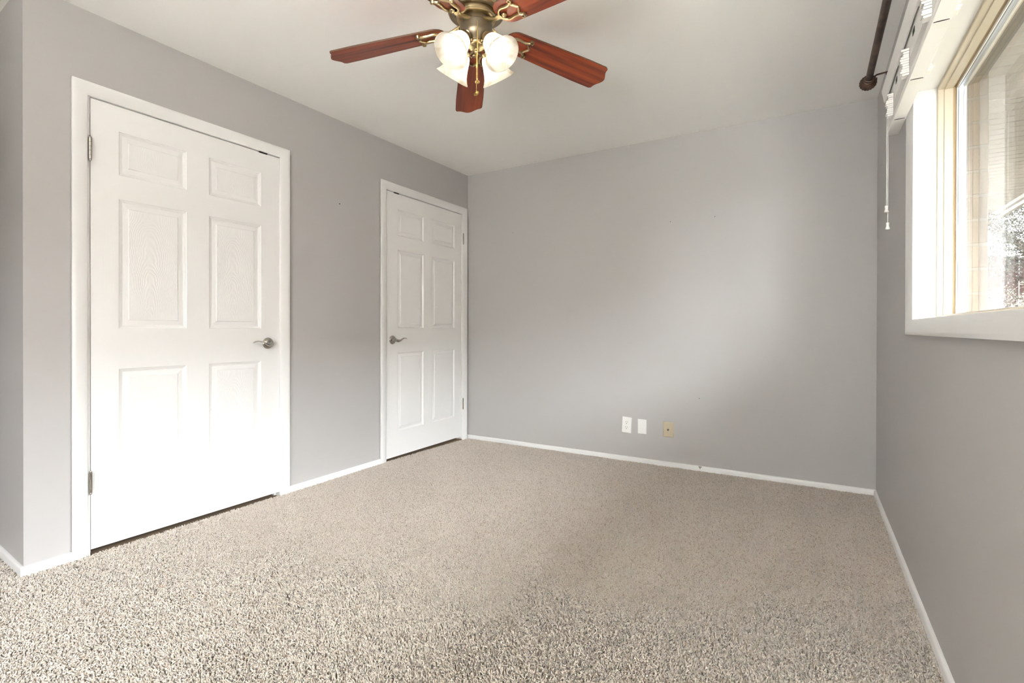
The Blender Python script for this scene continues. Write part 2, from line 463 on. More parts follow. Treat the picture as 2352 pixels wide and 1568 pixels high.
# ------------------------------------------------------------------ baseboards
def baseboard(name, pts, inward, label, h=0.034, th=0.012, zf=zfloor):
    """profile swept along a floor line; pts (x, y), inward = unit vector into the room"""
    prof = [(0, h), (0.35 * th, h), (0.72 * th, h - 0.0025), (0.95 * th, h - 0.0075), (th, h - 0.013), (th, -0.03), (0, -0.03)]
    mb = MB(); n = len(prof); st = 12
    v = []; f = []
    for i in range(st + 1):
        t = i / st
        x = pts[0][0] + (pts[1][0] - pts[0][0]) * t; y = pts[0][1] + (pts[1][1] - pts[0][1]) * t
        for d, z in prof:
            v.append((x + inward[0] * d, y + inward[1] * d, z + zf(x, y)))
    for i in range(st):
        for k in range(n):
            k2 = (k + 1) % n
            f.append((i * n + k, i * n + k2, (i + 1) * n + k2, (i + 1) * n + k))
    f.append(tuple(range(n))); f.append(tuple(st * n + k for k in range(n))[::-1])
    mb.add(v, f, 0, True)
    return tag(mb.build(name, M_trim), label, 'baseboard', kind='structure')
K1 = (-2.907, -1.861, 2.120); K2 = (-1.1045, -0.0246, 2.143)      # outer casing y0, y1, top
baseboard('baseboard_left', ((0, K1[1]), (0, K2[0])), (1, 0), 'white baseboard between the two white doors')
baseboard('baseboard_left', ((0, YL - 0.012), (0, K1[0])), (1, 0), 'short white baseboard beside the near door at the outside corner')
bb = baseboard('baseboard_back', ((0, 0), (W, 0)), (0, -1), 'long white baseboard along the back wall')
baseboard('baseboard_right', ((W, 0), (W, YF)), (-1, 0), 'white baseboard under the window wall')
baseboard('baseboard_hall', ((0.0, YL), (p1.x, p1.y)), (-hall_dir.y, hall_dir.x * 1.0), 'white baseboard going round the corner into the entry')
q = MB()      # bare patch where the paint has chipped off
q.prism([(-0.012, 0.012), (-0.002, 0.014), (0.012, 0.012), (0.011, 0.006), (0.004, 0.003), (0.002, -0.006), (-0.002, -0.007), (-0.004, 0.0), (-0.010, 0.005)], 0, 0.0006,
        M=Matrix(((1, 0, 0, 2.095), (0, 0, -1, -0.0119), (0, 1, 0, 0.0145), (0, 0, 0, 1))))
tag(q.build('paint_chip', mat('bare_grey_chip', (0.33, 0.31, 0.28), 0.9), bb), 'grey chipped patch')

# ------------------------------------------------------------------ doors
def door(name, D, rows, cols, grain, label, hinge_y, lever_dir, lever_y, catch_y, hz):
    y0, y1, z0, z1 = D
    xf = -0.004
    mb = MB()
    ys = sorted({y0, y1, *[c for p in cols for c in p]}); zs = sorted({z0, z1, *[c for p in rows for c in p]})
    pan = [(c, r_) for c in cols for r_ in rows]
    def inpan(a, bb_): return any(c[0] <= a <= c[1] and r_[0] <= bb_ <= r_[1] for c, r_ in pan)
    for i in range(len(ys) - 1):
        for j in range(len(zs) - 1):
            a, bb_ = (ys[i] + ys[i + 1]) / 2, (zs[j] + zs[j + 1]) / 2
            if inpan(a, bb_): continue
            rail = cols[0][0] < a < cols[1][1] and not (cols[0][1] < a < cols[1][0] and any(r_[0] < bb_ < r_[1] for r_ in rows))
            mb.add([(xf, ys[i], zs[j]), (xf, ys[i + 1], zs[j]), (xf, ys[i + 1], zs[j + 1]), (xf, ys[i], zs[j + 1])], [(0, 1, 2, 3)], 1 if (grain and rail) else 0)
    prof = [(0, 0), (0.003, -0.0028), (0.006, -0.0030), (0.0075, -0.0048), (0.011, -0.0052), (0.0125, -0.0075), (0.018, -0.0080), (0.039, -0.0062), (0.0405, -0.0035), (0.043, -0.0030)]
    if not grain: prof = [(0, 0), (0.005, -0.0055), (0.008, -0.0095), (0.013, -0.0105), (0.034, -0.0045), (0.0355, -0.0022), (0.038, -0.002)]
    uvf = []
    for c, r_ in pan:
        prev = None
        for ins, dx in prof:
            loop = [(xf + dx, c[0] + ins, r_[0] + ins), (xf + dx, c[1] - ins, r_[0] + ins), (xf + dx, c[1] - ins, r_[1] - ins), (xf + dx, c[0] + ins, r_[1] - ins)]
            if prev:
                for k_ in range(4):
                    k2 = (k_ + 1) % 4
                    mb.add([prev[k_], prev[k2], loop[k2], loop[k_]], [(0, 1, 2, 3)], 0 if k_ in (1, 3) or not grain else 1)
            prev = loop
        uvf.append((len(mb.f), c, r_))
        mb.add(prev, [(0, 1, 2, 3)], 2 if grain else 0)
    # sides and back
    v = [(x, y, z) for x in (-0.039, xf) for y in (y0, y1) for z in (z0, z1)]
    mb.add(v, [(0, 1, 3, 2), (0, 4, 5, 1), (2, 3, 7, 6), (0, 2, 6, 4), (1, 5, 7, 3)], 0)
    me = bpy.data.meshes.new(name)
    me.from_pydata([tuple(p) for p in mb.v], [], mb.f)
    for q in ([M_grainv, M_grainh, M_grainp] if grain else [M_door]): me.materials.append(q)
    me.polygons.foreach_set('material_index', mb.mi)
    ul = me.uv_layers.new(name='grain')
    for fi, c, r_ in uvf:
        for li in me.polygons[fi].loop_indices:
            p = me.vertices[me.loops[li].vertex_index].co
            ul.data[li].uv = (p.y - (c[0] + c[1]) / 2, p.z - (r_[0] + 0.10))
    import bmesh
    bm = bmesh.new(); bm.from_mesh(me); bmesh.ops.remove_doubles(bm, verts=bm.verts, dist=1e-5); bmesh.ops.recalc_face_normals(bm, faces=bm.faces); bm.to_mesh(me); bm.free()
    o = bpy.data.objects.new(name, me); COL.objects.link(o)
    tag(o, label, 'door', kind='structure')
    # hinges: leaf plate and five-knuckle barrel
    for za, zb in hz:
        hb = MB()
        n = 5; zz = [za + (zb - za) * i / n for i in range(n + 1)]
        for i in range(n):
            hb.cyl((0.0065, hinge_y, zz[i] + 0.0006), (0.0065, hinge_y, zz[i + 1] - 0.0006), 0.0066, 14)
        hb.cyl((0.0065, hinge_y, za - 0.004), (0.0065, hinge_y, zb + 0.004), 0.0045, 10)
        hb.ball((0.0065, hinge_y, zb + 0.003), 0.0056, 10); hb.ball((0.0065, hinge_y, za - 0.003), 0.0056, 10)
        hb.box(-0.003, 0.003, hinge_y - 0.002, hinge_y + 0.002, za, zb)
        hb.build('hinge', M_nickel, o)
    # lever handle
    zc = 0.930
    hd = empty('door_handle', (xf, lever_y, zc), parent=o)
    rb = MB(); MX = Matrix.Rotation(R(90), 4, 'Y')
    rb.lathe([(0, 0), (0.0335, 0), (0.034, 0.002), (0.0325, 0.005), (0.027, 0.008), (0.019, 0.010), (0.015, 0.011), (0.013, 0.016), (0.012, 0.030), (0.0125, 0.038), (0.0, 0.038)], 32, M=MX)
    rb.build('rosette', M_nickel, hd)
    lb = MB(); d = lever_dir
    pts = [(0.030, 0.000 * d, -0.001), (0.044, 0.004 * d, -0.004), (0.050, 0.016 * d, -0.0075), (0.0515, 0.030 * d, -0.006), (0.051, 0.048 * d, 0.002), (0.050, 0.066 * d, 0.0105), (0.048, 0.084 * d, 0.0145), (0.046, 0.100 * d, 0.0125), (0.044, 0.112 * d, 0.0075), (0.0435, 0.117 * d, 0.0045)]
    lb.tube(pts, [0.0115, 0.0120, 0.0115, 0.0098, 0.0070, 0.0062, 0.0066, 0.0072, 0.0050, 0.0012], 14,
            flat=[(1, 1), (1, 1), (0.95, 0.95), (0.8, 1), (0.65, 1.1), (0.55, 1.3), (0.45, 1.4), (0.45, 1.4), (0.5, 1.2), (0.5, 1)])
    lb.build('lever', M_nickel, hd)
    pb = MB(); pb.lathe([(0, 0.006), (0.0026, 0.006), (0.003, 0.0105), (0, 0.0106)], 10, M=Matrix.Translation((0.0, -0.021 * d, 0.0)) @ MX)
    pb.build('lock_pin', M_slot, hd)
    # black catch let into the head of the frame
    cb = MB(); cb.box(-0.02, 0.0035, catch_y - 0.024, catch_y + 0.024, z1 - 0.003, z1 + 0.0075, bev=0.001)
    tag(cb.build('head_catch', M_seal, o), 'small black catch on top edge')
    return o
door_1 = door('door_1', D1, [(1.738, 1.940), (1.0175, 1.6255), (0.217, 0.8275)], [(-2.732, -2.439), (-2.3285, -2.036)], True,
     'near white six-panel door with embossed wood grain and lever on its far side', D1[0] - 0.004, -1, -1.9935, -2.0235, [(1.778, 1.874), (0.277, 0.369)])
door_2 = door('door_2', D2, [(1.750, 1.957), (1.0225, 1.637), (0.212, 0.829)], [(-0.914, -0.611), (-0.5025, -0.1935)], False,
     'far smooth white six-panel door in the corner, hinged beside the back wall', D2[1] + 0.016, 1, -0.9717, -0.9314, [(1.8075, 1.9008), (0.2713, 0.3649)])

def casing(name, D, K, label, hinge_low):
    mb = MB()
    wi = K[1] - D[1]
    # ranch profile: thin at the opening, thick at the outside
    pr = [(0, 0.0050), (0, 0.0155), (0.004, 0.0175), (0.014, 0.0172), (0.030, 0.0145), (0.045, 0.0105), (0.052, 0.0075), (0.0555, 0.0035), (0.0555, -0.005)]
    sc = (D[0] - 0.006 - K[0]) / 0.0555; sc2 = (K[1] - D[1] - 0.006) / 0.0555
    s_ = min((sc + sc2) / 2, (K[2] - D[3] - 0.0045) / 0.0555)
    prof = [(i * s_, x) for i, x in pr]
    sweep_rect(mb, prof, K[0], K[1], 0.0, K[2], lambda a, b_, x: (x, a, b_), sides='LTR', ext=0.03)
    o = mb.build(name, M_trim, weld=True)
    # jamb lining with stop
    jb = MB()
    ji = 0.003
    sweep_rect(jb, [(-0.009, -0.001), (-0.0005, -0.001)], D[0] - ji, D[1] + ji, 0.0, D[3] + 0.0055, lambda a, b_, x: (x, a, b_), sides='LTR', ext=0.03)
    sweep_rect(jb, [(0, -0.001), (0, -0.041), (0.014, -0.041), (0.014, -0.06), (0.0, -0.06), (0, -0.115), (-0.009, -0.115), (-0.009, -0.001)], D[0] - ji, D[1] + ji, 0.0, D[3] + 0.0055,
               lambda a, b_, x: (x, a, b_), sides='LTR', ext=0.03)
    jb.build('door_jamb', M_trim, o)
    return tag(o, label, 'door casing', kind='structure')
casing('trim_1', D1, K1, 'white casing around the near wood-grain door', 0)
casing('trim_2', D2, K2, 'white casing around the far door in the corner', 0)
# closed boxes added behind the doors to stop light leaking under them
for nm, D in (('wall_lightblock_near', D1), ('wall_lightblock_far', D2)):
    q = MB(); ya, yb = D[0] - 0.10, D[1] + 0.10
    if nm == 'wall_lightblock_far': yb = 0.10
    q.box(-0.45, -0.42, ya, yb, -0.12, 2.35); q.box(-0.45, -0.115, ya, ya + 0.02, -0.12, 2.35); q.box(-0.45, -0.115, yb - 0.02, yb, -0.12, 2.35)
    q.box(-0.45, -0.115, ya, yb, 2.33, 2.36)
    tag(q.build(nm, M_wall), 'unlit box added behind a closed door to block light', 'wall', kind='structure')

# ------------------------------------------------------------------ window
win = tag(empty('window_1', (W, (WY0 + WY1) / 2, WZ0)), 'almond vinyl window with white casing in the right wall', 'window', kind='structure')
def wpart(mb, name, m_): 
    o = mb.build(name, m_, win, weld=name == 'window_casing'); o.location = -Vector(win.location); return o
T3 = lambda a, b_, x: (x, a, b_)
q = MB()      # casing: thick outside, thin at the opening; proud into the room (towards -x)
cw = 0.0605
pr = [(0, W + 0.003), (0, W - 0.019), (0.004, W - 0.021), (0.014, W - 0.0205), (0.034, W - 0.0165), (0.050, W - 0.0110), (0.057, W - 0.0075), (cw, W - 0.006)]
sweep_rect(q, pr, WY0 - cw, WY1 + cw, WZ0 - cw, WZ1 + cw, T3)
wpart(q, 'window_casing', M_trim)
q = MB(); sweep_rect(q, [(0, W - 0.006), (0, W + 0.0655)], WY0, WY1, WZ0, WZ1, T3)
wpart(q, 'window_jamb', M_trim)
q = MB()      # vinyl frame
X0 = W + 0.0655
sweep_rect(q, [(-0.004, X0), (0.011, X0), (0.0125, X0 + 0.0015), (0.0125, X0 + 0.018), (0.017, X0 + 0.0195), (0.017, X0 + 0.044), (0.012, X0 + 0.044), (0.012, X0 + 0.055), (-0.004, X0 + 0.10)],
           WY0, WY1, WZ0, WZ1, T3, mis=[0, 0, 0, 0, 0, 0, 1, 1])
wpart(q, 'window_frame', [M_vinyl, M_vinyl2])
SY0 = (WY0 + WY1) / 2
q = MB()      # fixed sash: bead, black seal
sweep_rect(q, [(0.010, X0 + 0.054), (0.022, X0 + 0.054), (0.022, X0 + 0.0575)], WY0, WY1, WZ0, WZ1, T3)
wpart(q, 'glazing_bead', M_bead)
q = MB(); sweep_rect(q, [(0.022, X0 + 0.0575), (0.0222, X0 + 0.0592)], WY0, WY1, WZ0, WZ1, T3)
wpart(q, 'glazing_seal', M_seal)
q = MB(); sweep_rect(q, [(0.0222, X0 + 0.0592), (0.0222, X0 + 0.073)], WY0, WY1, WZ0, WZ1, T3)
wpart(q, 'glass_spacer', M_spacer)
q = MB(); sweep_rect(q, [(0.0222, X0 + 0.073), (0.023, X0 + 0.0735), (0.023, X0 + 0.081), (0.010, X0 + 0.081)], WY0, WY1, WZ0, WZ1, T3)
wpart(q, 'outer_bead', M_bead)
q = MB(); q.add([(X0 + 0.0595, WY0 + 0.022, WZ0 + 0.022), (X0 + 0.0595, WY1 - 0.022, WZ0 + 0.022), (X0 + 0.0595, WY1 - 0.022, WZ1 - 0.022), (X0 + 0.0595, WY0 + 0.022, WZ1 - 0.022)], [(0, 1, 2, 3)])
wpart(q, 'pane', M_glass)
q = MB(); q.add([(X0 + 0.0725, WY0 + 0.022, WZ0 + 0.022), (X0 + 0.0725, WY1 - 0.022, WZ0 + 0.022), (X0 + 0.0725, WY1 - 0.022, WZ1 - 0.022), (X0 + 0.0725, WY0 + 0.022, WZ1 - 0.022)], [(0, 1, 2, 3)])
wpart(q, 'pane', M_glass)
q = MB(); q.box(X0 + 0.03, X0 + 0.08, SY0 - 0.022, SY0 + 0.022, WZ0 + 0.01, WZ1 - 0.01, bev=0.003)
wpart(q, 'meeting_stile', M_vinyl)

win_fill = tag(empty('window_fill', ((FX0 + FX1) / 2, YF, FZ0)), 'white-cased window added behind the viewpoint for fill daylight', 'window', kind='structure')  # unseen window added to bring in even fill light
TF = lambda a, b_, y: (a - win_fill.location.x, y - win_fill.location.y, b_ - win_fill.location.z)
q = MB(); sweep_rect(q, [(0, YF - 0.003), (0, YF + 0.019), (0.05, YF + 0.010), (0.06, YF + 0.006), (0.06, YF - 0.09)], FX0 - 0.06, FX1 + 0.06, FZ0 - 0.06, FZ1 + 0.06, TF)
q.build('window_casing', M_trim, win_fill)
q = MB(); sweep_rect(q, [(0, YF - 0.06), (0.03, YF - 0.06), (0.03, YF - 0.10), (0, YF - 0.10)], FX0, FX1, FZ0, FZ1, TF)
q.box((FX0 + FX1) / 2 - 0.02 - win_fill.location.x, (FX0 + FX1) / 2 + 0.02 - win_fill.location.x, -0.095, -0.065, 0.0, FZ1 - FZ0)
q.build('window_frame', M_vinyl, win_fill)
q = MB(); q.add([TF(FX0 + 0.03, FZ0 + 0.03, YF - 0.08), TF(FX1 - 0.03, FZ0 + 0.03, YF - 0.08), TF(FX1 - 0.03, FZ1 - 0.03, YF - 0.08), TF(FX0 + 0.03, FZ1 - 0.03, YF - 0.08)], [(0, 1, 2, 3)])
q.build('pane', M_glass, win_fill)

# ------------------------------------------------------------------ window blind (raised)
BY1, BY0 = -1.036, -3.30
bl = tag(empty('window_blind', (3.075, (BY0 + BY1) / 2, 2.06)), 'white horizontal blind pulled up into a stack above the window', 'window blind')
def bpart(mb, name, m_, parent=None):
    o = mb.build(name, m_, parent or bl)
    if parent is None: o.location = -Vector(bl.location)
    return o
q = MB()      # valance with a crown profile and a return at its end
vp = [(3.0375, 2.076), (3.0345, 2.070), (3.0350, 2.062), (3.0378, 2.050), (3.0405, 2.036), (3.0420, 2.026), (3.0440, 2.0175), (3.0490, 2.0175), (3.0490, 2.076)]
q.prism([(x, z) for x, z in vp], 0, BY1 - BY0, M=Matrix(((1, 0, 0, 0), (0, 0, 1, BY0), (0, 1, 0, 0), (0, 0, 0, 1))))
q.box(3.049, W - 0.001, BY1 - 0.009, BY1, 2.024, 2.076)
bpart(q, 'valance', M_blind)
q = MB()      # headrail channel
q.box(3.0555, 3.0975, BY0 + 0.02, BY1 - 0.012, 1.9465, 2.052, bev=0.002)
bpart(q, 'headrail', M_blind)
TY = [-1.215, -1.585, -1.950, -2.32, -2.69, -3.06]
for ty in TY:      # slots where the ladder and cord leave the headrail
    q = MB(); q.box(3.0545, 3.062, ty - 0.105, ty - 0.070, 1.990, 2.008)
    bpart(q, 'cord_slot', M_slot)
ns = 6
for i in range(ns):
    z = 1.8945 + i * 0.0078
    q = MB()
    pf = [(3.0535, z + 0.0006), (3.056, z), (3.074, z + 0.0018), (3.092, z), (3.0945, z + 0.0006), (3.0945, z + 0.0028), (3.074, z + 0.0046), (3.0535, z + 0.0028)]
    q.prism(pf, 0, BY1 - BY0 - 0.012, M=Matrix(((1, 0, 0, 0), (0, 0, 1, BY0 + 0.006), (0, 1, 0, 0), (0, 0, 0, 1))))
    bpart(q, 'slat', M_blind)
q = MB()
q.prism([(3.0520, 1.8735), (3.0540, 1.8700), (3.0945, 1.8700), (3.0965, 1.8735), (3.0965, 1.8880), (3.0940, 1.8915), (3.0545, 1.8915), (3.0520, 1.8880)], 0, BY1 - BY0,
        M=Matrix(((1, 0, 0, 0), (0, 0, 1, BY0), (0, 1, 0, 0), (0, 0, 0, 1))))
rail = bpart(q, 'bottom_rail', M_blind)
rng = random.Random(4)
for ty in TY:
    t = empty('ladder_tape', (3.074, ty, 1.94), parent=bl); t.location = Vector((3.074, ty, 1.94)) - Vector(bl.location)
    for side in (-1, 1):
        for i in range(11):
            q = MB()
            z = 1.8935 + i * 0.0083 - 1.94
            pz_ = 0.020 + 0.004 * math.sin(i * 1.3) + rng.uniform(-0.001, 0.001) + (0.002 if 2 < i < 8 else 0)
            x0 = -0.020 if side < 0 else 0.020
            pts = [(x0, z - 0.0034)]
            for k_ in range(9):
                a = -PI / 2 + PI * k_ / 8
                pts.append((x0 + side * (pz_ - 0.0034 + 0.0034 * math.cos(a)), z + 0.0034 * math.sin(a) - 0.0016))
            pts.append((x0, z + 0.0034))
            sk = rng.uniform(-0.0015, 0.0015)
            # a folded loop of tape: outer skin and inner skin
            v = []; f = []
            for (wd, off) in ((-0.014, 0), (0.014, 0)):
                for (x, zz) in pts: v.append((x, wd + sk, zz))
            n_ = len(pts)
            for k_ in range(n_ - 1): f.append((k_, k_ + 1, n_ + k_ + 1, n_ + k_))
            f.append(tuple(range(n_))); f.append(tuple(range(n_, 2 * n_))[::-1])
            q.add(v, f, 0, True)
            o = q.build('tape_fold', M_tape, t)
    # end of the tape wrapped under the bottom rail, with the slit it enters
    q = MB(); q.box(-0.0205, 0.0205, -0.012, 0.026, -0.0715, -0.0699)
    q.build('tape_end', M_tape, t)
    q = MB(); q.prism([(-0.017, -0.0155), (-0.008, -0.0168), (0.006, -0.0166), (0.017, -0.0152), (0.017, -0.0148), (0.0, -0.0140), (-0.017, -0.0145)], -0.0716, -0.0700)
    q.build('tape_slit', M_slot, t)
for k_, (x, y, zt) in enumerate(((3.0515, -1.058, 1.5585), (3.0555, -1.063, 1.4850))):
    q = MB()
    q.tube([(x + 0.001, y, 2.00), (x - 0.0005, y, 1.885), (x, y, 1.75), (x, y, zt - 0.003)], 0.0013, 8)
    c_ = bpart(q, 'pull_cord', M_white)
    q = MB()
    q.lathe([(0, 0.001), (0.0062, 0.0), (0.0066, -0.0025), (0.0058, -0.007), (0.0052, -0.012), (0.0058, -0.017), (0.0076, -0.022), (0.0086, -0.026), (0.0080, -0.0285), (0.005, -0.0298), (0, -0.030)], 20,
            M=Matrix.Translation((x, y, zt)) @ Matrix.Rotation(R(8 if k_ else -5), 4, 'X'))
    q.build('cord_tassel', M_white, c_)

# ------------------------------------------------------------------ curtain rod
RX, RZ, RY1 = 3.0165, 2.275, -0.700
rod = tag(empty('curtain_rod', (W, RY1, RZ)), 'dark bronze curtain rod with ridged ball finial above the blind', 'curtain rod')
def rpart(mb, name, m_=M_bronze, parent=None):
    o = mb.build(name, m_, parent or rod)
    if parent is None: o.location = -Vector(rod.location)
    return o
DX = -0.0022      # the rod hangs a little out of parallel
q = MB(); q.cyl((RX, RY1, RZ), (RX + DX * 2.6, RY1 - 2.6, RZ + 0.0), 0.0150, 20)
rpart(q, 'pole')
q = MB()
MF = Matrix.Translation((RX, RY1 - 0.004, RZ)) @ Matrix.Rotation(R(-90), 4, 'X')
q.lathe([(0.0155, -0.006), (0.0205, -0.005), (0.0215, 0.0), (0.0205, 0.005), (0.0165, 0.007), (0.0165, 0.010), (0.0225, 0.012), (0.0235, 0.016), (0.0215, 0.020), (0.016, 0.022)], 28, M=MF)
fin = rpart(q, 'finial_collar')
q = MB()
prof = []
for i in range(15):
    a = PI * i / 14
    prof.append((0.0355 * math.sin(a) ** 0.9, 0.047 - 0.029 * math.cos(a)))
q.lathe(prof, 72, M=MF, flute=18, amp=0.085)
rpart(q, 'finial_ball')
q = MB()
by = RY1 - 0.012
q.tube([(RX, by, RZ - 0.0190), (RX + 0.010, by, RZ - 0.0185), (RX + 0.0185, by, RZ - 0.010), (RX + 0.020, by, RZ + 0.001), (RX + 0.030, by, RZ + 0.009), (RX + 0.055, by, RZ + 0.011), (W - 0.004, by, RZ + 0.014)], 0.0042, 8)
q.tube([(RX - 0.0185, by, RZ), (RX - 0.015, by, RZ - 0.012), (RX, by, RZ - 0.0190)], 0.0042, 8)
q.box(W - 0.006, W, by - 0.011, by + 0.011, RZ - 0.020, RZ + 0.040, bev=0.001)
rpart(q, 'bracket')
q = MB()
q.cyl((RX + 0.018, by, RZ - 0.008), (RX + 0.031, by, RZ - 0.0085), 0.0019, 8); q.cyl((RX + 0.0305, by, RZ - 0.0085), (RX + 0.0325, by, RZ - 0.0085), 0.0048, 10)
rpart(q, 'thumb_screw')
q = MB(); q.cyl((RX + 0.068, by, RZ + 0.012), (RX + 0.068, by, RZ + 0.001), 0.0018, 8)
rpart(q, 'set_screw')

# ------------------------------------------------------------------ wall plates
def plate(name, x, z, w, h, m_, label, cat, tilt=0.0, th=0.006):
    e = tag(empty(name, (x, 0, z), (0, tilt, 0)), label, cat)
    q = MB(); v = []; f = []
    loops = [(0, 0.0), (0, -th * 0.45), (0.002, -th * 0.85), (0.005, -th)]
    for ins, y in loops:
        v += [(-w / 2 + ins, y, -h / 2 + ins), (w / 2 - ins, y, -h / 2 + ins), (w / 2 - ins, y, h / 2 - ins), (-w / 2 + ins, y, h / 2 - ins)]
    for i in range(len(loops) - 1):
        for k_ in range(4):
            k2 = (k_ + 1) % 4
            f.append((i * 4 + k_, i * 4 + k2, i * 4 + 4 + k2, i * 4 + 4 + k_))
    f.append((12, 13, 14, 15)); f.append((3, 2, 1, 0))
    q.add(v, f); q.build('plate', m_, e)
    return e
def screw(e, z, m_, y=-0.006, r=0.0032):
    q = MB(); MY = Matrix.Translation((0, y, z)) @ Matrix.Rotation(R(90), 4, 'X')
    q.lathe([(0, 0.0009), (r * 0.7, 0.0008), (r, 0.0), (r, -0.001)], 14, M=MY)
    q.box(-r * 0.8, r * 0.8, y - 0.00105, y - 0.0005, z - 0.0004, z + 0.0004)
    q.build('screw', m_, e)
e = plate('power_outlet', 1.5479, 0.2692, 0.0755, 0.1265, M_white, 'white duplex power outlet on the back wall, first plate from the far door', 'power outlet', tilt=R(2.4))
for zc in (0.0195, -0.0195):
    q = MB()
    q.prism([(0.0172 * math.copysign(abs(math.cos(a)) ** 0.75, math.cos(a)), 0.0145 * math.copysign(abs(math.sin(a)) ** 0.9, math.sin(a))) for a in [2 * PI * i / 28 for i in range(28)]], 0.0055, 0.0085,
            M=Matrix.Translation((0, 0, zc)) @ Matrix.Rotation(R(90), 4, 'X'))
    rc = q.build('receptacle', M_white, e)
    q = MB()
    q.box(-0.0075, -0.0052, -0.0089, -0.0084, zc + 0.000, zc + 0.0085); q.box(0.0052, 0.0075, -0.0089, -0.0084, zc + 0.0008, zc + 0.0078)
    q.lathe([(0, 0.0089), (0.0029, 0.0089), (0.0029, 0.008)], 14, M=Matrix.Translation((0, 0, zc - 0.0075)) @ Matrix.Rotation(R(90), 4, 'X'))
    q.build('socket_slots', M_slot, rc)
screw(e, 0.0, M_white)
e = plate('blank_wall_plate', 1.6697, 0.2686, 0.0695, 0.1120, M_white, 'white blank cover plate between the power outlet and the almond plate', 'wall plate')
screw(e, 0.042, M_white); screw(e, -0.042, M_white)
e = plate('cable_wall_plate', 1.8675, 0.2670, 0.0785, 0.1120, M_ivory, 'almond cable jack plate on the back wall, third from the door', 'wall plate', th=0.009)
screw(e, 0.030, M_ivory, -0.009, 0.0026); screw(e, -0.030, M_ivory, -0.009, 0.0026)
q = MB(); MY = Matrix.Translation((0, -0.0085, 0)) @ Matrix.Rotation(R(90), 4, 'X')
q.lathe([(0.0075, 0), (0.0075, 0.002), (0.0058, 0.0022), (0.0058, 0.010), (0.0046, 0.0102), (0.0042, 0.004), (0, 0.004)], 16, M=MY)
jk = q.build('cable_jack', M_nickel, e)
q = MB(); q.lathe([(0, 0.0100), (0.0046, 0.0099)], 12, M=MY); q.build('jack_hole', M_slot, jk)

# ------------------------------------------------------------------ ceiling fan
FX, FY, FH = 1.5265, -1.9960, 2.26
fan = tag(empty('ceiling_fan', (FX, FY, zceil(FX, FY))), 'brass ceiling fan with five cherry blades and four lit glass shades', 'ceiling fan')
CT = zceil(FX, FY)
def fpart(mb, name, m_, parent=None):
    o = mb.build(name, m_, parent or fan)
    return o
Z = lambda z: z - CT
q = MB()
q.lathe([(0.0, 0.0), (0.098, 0.0), (0.104, -0.004), (0.108, -0.020), (0.118, -0.030), (0.1215, -0.040), (0.1225, -0.052), (0.1200, -0.060), (0.1130, -0.065)], 64)
q.lathe([(0.1130, -0.065), (0.1100, -0.0665), (0.1020, -0.0640), (0.0930, -0.0640), (0.0890, -0.0600)], 64, mi=1)
q.lathe([(0.0890, -0.0560), (0.0885, -0.0720), (0.0870, -0.0775), (0.0840, -0.0790), (0.0830, -0.0840), (0.0790, -0.0865), (0.0700, -0.0870), (0.0, -0.087)], 64)
fpart(q, 'motor_housing', [M_brass, M_brassd])
q = MB()      # flywheel the irons are screwed to
q.lathe([(0.0640, -0.086), (0.0660, -0.090), (0.0660, -0.106), (0.0630, -0.109), (0.0, -0.109)], 48)
fpart(q, 'flywheel', M_brassd)
q = MB()      # switch housing
q.lathe([(0.0, -0.1075), (0.0690, -0.1075), (0.0705, -0.110), (0.0705, -0.116), (0.0690, -0.124), (0.0685, -0.145), (0.0665, -0.156), (0.0600, -0.168), (0.0510, -0.177), (0.0440, -0.182), (0.0420, -0.186)], 64)
fpart(q, 'switch_housing', M_brassd)
q = MB()      # fitter bowl under it and the bottom finial
q.lathe([(0.0420, -0.185), (0.0435, -0.187), (0.0440, -0.192), (0.0400, -0.200), (0.0300, -0.206), (0.0180, -0.209), (0.0100, -0.210)], 48)
fit = fpart(q, 'light_fitter', M_brass)
q = MB()
q.lathe([(0.0100, -0.209), (0.0095, -0.213), (0.0070, -0.216), (0.0085, -0.220), (0.0060, -0.226), (0.0, -0.228)], 24)
q.build('bottom_finial', M_brass, fit)

# blade: wavy tip, rounded root, in its own frame (x outwards, z up)
def blade_outline():
    r0, r1 = 0.140, 0.658
    top = []
    wr, wt = 0.0635, 0.0755
    pts = []
    # root: rounded
    for i in range(0, 13):
        a = PI / 2 + PI * i / 12
        pts.append((r0 + 0.055 + 0.055 * math.cos(a), 0.0605 * math.sin(a)))
    # lower long side out to the tip
    n = 14
    side = []
    for i in range(1, n + 1):
        t = i / n
        x = r0 + 0.055 + (r1 - 0.012 - r0 - 0.055) * t
        side.append((x, -(0.0605 + (wt - 0.0605) * min(1, t * 1.3))))
    pts += side
    tip = []
    m_ = 24
    for i in range(m_ + 1):
        y = -wt + 2 * wt * i / m_
        u = abs(y) / wt
        e = 0.026 * (0.5 + 0.5 * math.cos(PI * min(1, u / 0.80))) - 0.010 * max(0, (u - 0.86) / 0.14) ** 2
        tip.append((r1 + e, y * (1 - 0.02 * max(0, (u - 0.9) / 0.1))))
    pts += tip
    pts += [(x, -y) for x, y in reversed(side)]
    return pts
def make_blade():
    q = MB()
    q.prism(blade_outline(), 0.0, 0.0065, 0, None, 1)
    return q
PITCH = -0.1943
DROOP, RISE = R(6.6), 0.075      # the blades hang down a little towards their tips
